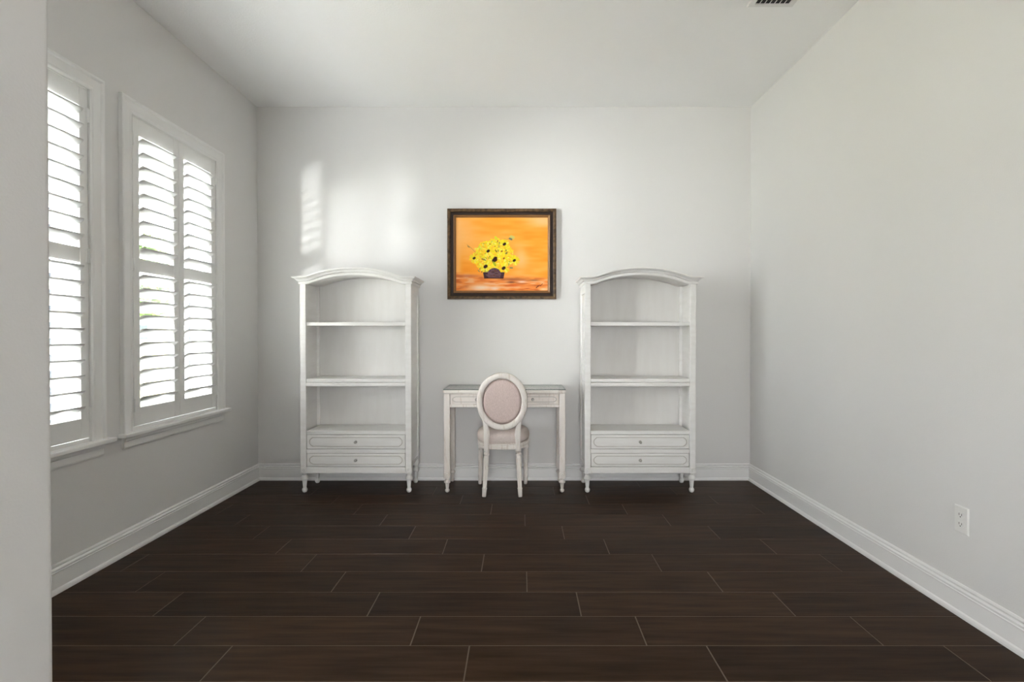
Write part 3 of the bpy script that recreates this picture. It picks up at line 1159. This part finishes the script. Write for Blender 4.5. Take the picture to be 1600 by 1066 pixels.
def make_painting():
    x0, x1, z0, z1 = -0.598, 0.287, 1.480, 2.214
    cx_, cz_ = (x0 + x1) / 2, (z0 + z1) / 2
    w2, h2 = (x1 - x0) / 2, (z1 - z0) / 2
    root = empty('framed_painting', (cx_, YB, cz_))
    tag(root, 'orange still-life painting of yellow flowers in a dark frame on the back wall', 'painting')

    def ringprof(prof, name, mm, close=True):
        rows = []
        for ins, out in prof:
            a, c = w2 - ins, h2 - ins
            rows.append([(-a, -out, -c), (a, -out, -c), (a, -out, c), (-a, -out, c)])
        q = MB().grid(rows, close_u=close, close_v=True)
        return q.build(name, mm, root)
    outer = ringprof([(0.0, 0.001), (0.0, 0.030), (0.003, 0.036), (0.016, 0.038), (0.024, 0.034), (0.026, 0.028), (0.026, 0.001)],
                     'outer_moulding', M['frame_out'])
    # rope beading along the outer moulding
    q = MB()
    st = 0.0105
    for sgn in (-1, 1):
        n = int(2 * w2 / st)
        for i in range(n):
            x = -w2 + 0.008 + i * (2 * w2 - 0.016) / (n - 1)
            q.box(x - .0032, x + .0032, -0.0395, -0.034, sgn * (h2 - 0.0035) - .0022, sgn * (h2 - 0.0035) + .0022)
        n = int(2 * h2 / st)
        for i in range(n):
            z = -h2 + 0.008 + i * (2 * h2 - 0.016) / (n - 1)
            q.box(sgn * (w2 - 0.0035) - .0022, sgn * (w2 - 0.0035) + .0022, -0.0395, -0.034, z - .0032, z + .0032)
    bd = q.build('beading', M['frame_out'], root)
    bd['kind'] = 'stuff'
    ringprof([(0.026, 0.001), (0.026, 0.026), (0.030, 0.021), (0.046, 0.020), (0.050, 0.022), (0.050, 0.001)], 'dark_channel', M['frame_chan'])
    ringprof([(0.050, 0.001), (0.050, 0.027), (0.054, 0.030), (0.060, 0.027), (0.070, 0.016), (0.070, 0.001)], 'inner_lip', M['frame_lip'])
    nx, ny = 340, 270
    col = paint_canvas(nx, ny)
    a, c = w2 - 0.068, h2 - 0.068
    X_, Z_ = np.meshgrid(np.linspace(-a, a, nx), np.linspace(c, -c, ny))
    co = np.stack([X_, np.full_like(X_, -0.014), Z_], -1).reshape(-1, 3)
    idx = np.arange(nx * ny).reshape(ny, nx)
    F = np.stack([idx[:-1, :-1], idx[1:, :-1], idx[1:, 1:], idx[:-1, 1:]], -1).reshape(-1, 4)
    me = bpy.data.meshes.new('canvas')
    me.from_pydata(co.tolist(), [], F.tolist())
    ca = me.color_attributes.new('paint', 'FLOAT_COLOR', 'POINT')
    rgba = np.concatenate([col.reshape(-1, 3), np.ones((nx * ny, 1))], 1).astype(np.float32)
    ca.data.foreach_set('color', rgba.ravel())
    me.materials.append(M['canvas'])
    link('canvas', me, root)
    MB().box(-a, a, -0.013, -0.002, -c, c).build('backing_board', M['frame_chan'], root)
    return root


make_painting()

# ------------------------------------------------------------------ outdoors, seen through the louvers
GZ = -0.16
M['bounce_damper'] = mat('bounce_damper_dark', (0.10, 0.097, 0.094), 0.9)  # unseen dark ground added to cut light bouncing in through the hall opening
struct(MB().box(-9.0, XHL - 0.15, -8, 0.3, GZ, GZ + 0.02).build('bounce_damper', M['bounce_damper']), 'added dark ground outside that cuts bounced light')
struct(MB().box(-60, XL - 0.2, -30, 70, GZ - 0.3, GZ).build('lawn', M['lawn']), 'sunlit lawn outside')
struct(MB().box(-5.2, XL - 0.2, 0.3, 20, GZ, GZ + 0.02).build('path', M['paving']), 'pale concrete path outside')


def make_tree(x, y, h, r, label, seed, name='leafy_tree'):
    rnd = random.Random(seed)
    root = empty(name, (x, y, GZ))
    tag(root, label, 'tree', 'trees outside the windows')
    q = MB()
    q.lathe([(0.17, 0), (0.13, 0.5), (0.10, h * 0.45), (0.05, h * 0.75)], 9)
    for k in range(5):
        a = rnd.uniform(0, 2 * PI)
        p0 = Vector((0, 0, h * rnd.uniform(.3, .5)))
        p1 = Vector((r * .6 * math.cos(a), r * .6 * math.sin(a), h * rnd.uniform(.55, .8)))
        d = (p1 - p0).normalized()
        s = d.orthogonal().normalized() * 0.05
        t = d.cross(s)
        q.grid([[p0 + s, p0 + t, p0 - s, p0 - t], [p1 + s * .4, p1 + t * .4, p1 - s * .4, p1 - t * .4]], close_v=True, cap=True)
    q.build('trunk', M['bark'], root)
    vs, fs = [], []
    for i in range(3600):
        a, b_ = rnd.uniform(0, 2 * PI), math.acos(rnd.uniform(-1, 1))
        rad = r * rnd.uniform(.45, 1.0) * (1 + .18 * math.sin(3 * a) * math.sin(2 * b_))
        c = Vector((rad * math.sin(b_) * math.cos(a), rad * math.sin(b_) * math.sin(a), h * .66 + rad * .9 * h * .36 / r * math.cos(b_)))
        u = Vector((rnd.gauss(0, 1), rnd.gauss(0, 1), rnd.gauss(0, 1))).normalized()
        v = u.orthogonal().normalized()
        s = rnd.uniform(.09, .17)
        n = len(vs)
        vs += [c - u * s, c + v * s * .5, c + u * s, c - v * s * .5]
        fs.append((n, n + 1, n + 2, n + 3))
    me = bpy.data.meshes.new('foliage')
    me.from_pydata([tuple(v) for v in vs], [], fs)
    me.materials.append(M['leaf'])
    o = link('foliage', me, root)
    o['kind'] = 'stuff'
    return root


make_tree(-14.0, 18.4, 5.2, 1.7, 'green leafy tree seen through the left shutter panel of the far window', 1)
make_tree(-19.5, 23.5, 6.5, 2.2, 'taller green tree farther off beyond the far window', 2)
make_tree(-13.5, 25.5, 5.6, 1.9, 'green tree standing beyond the right shutter panel of the far window', 3)


def make_house(x, y, rz):
    root = empty('neighbour_house', (x, y, GZ), rz)
    tag(root, 'white house across the lawn glimpsed between the louvers', 'house')
    MB().box(-5, 5, -3, 3, 0, 2.9).build('wall', M['stucco'], root)
    r = MB()
    r.prism([(-3.5, 2.9), (3.5, 2.9), (0, 4.6)], -5.4, 5.4, 'X')
    r.build('roof', M['roof'], root)
    for wx in (-3.4, -1.2, 1.0, 3.2):
        f = MB()
        f.ring([(wx - .6, .9), (wx + .6, .9), (wx + .6, 2.2), (wx - .6, 2.2)], [(wx - .5, 1.0), (wx + .5, 1.0), (wx + .5, 2.1), (wx - .5, 2.1)],
               -3.05, -2.99)
        fo_ = f.build('window', M['trim'], root)
        p = MB()
        p.box(wx - .52, wx + .52, -3.02, -3.005, .98, 2.12)
        p.build('pane', M['farglass'], fo_)
    return root


make_house(-25.5, 36.0, math.radians(38))
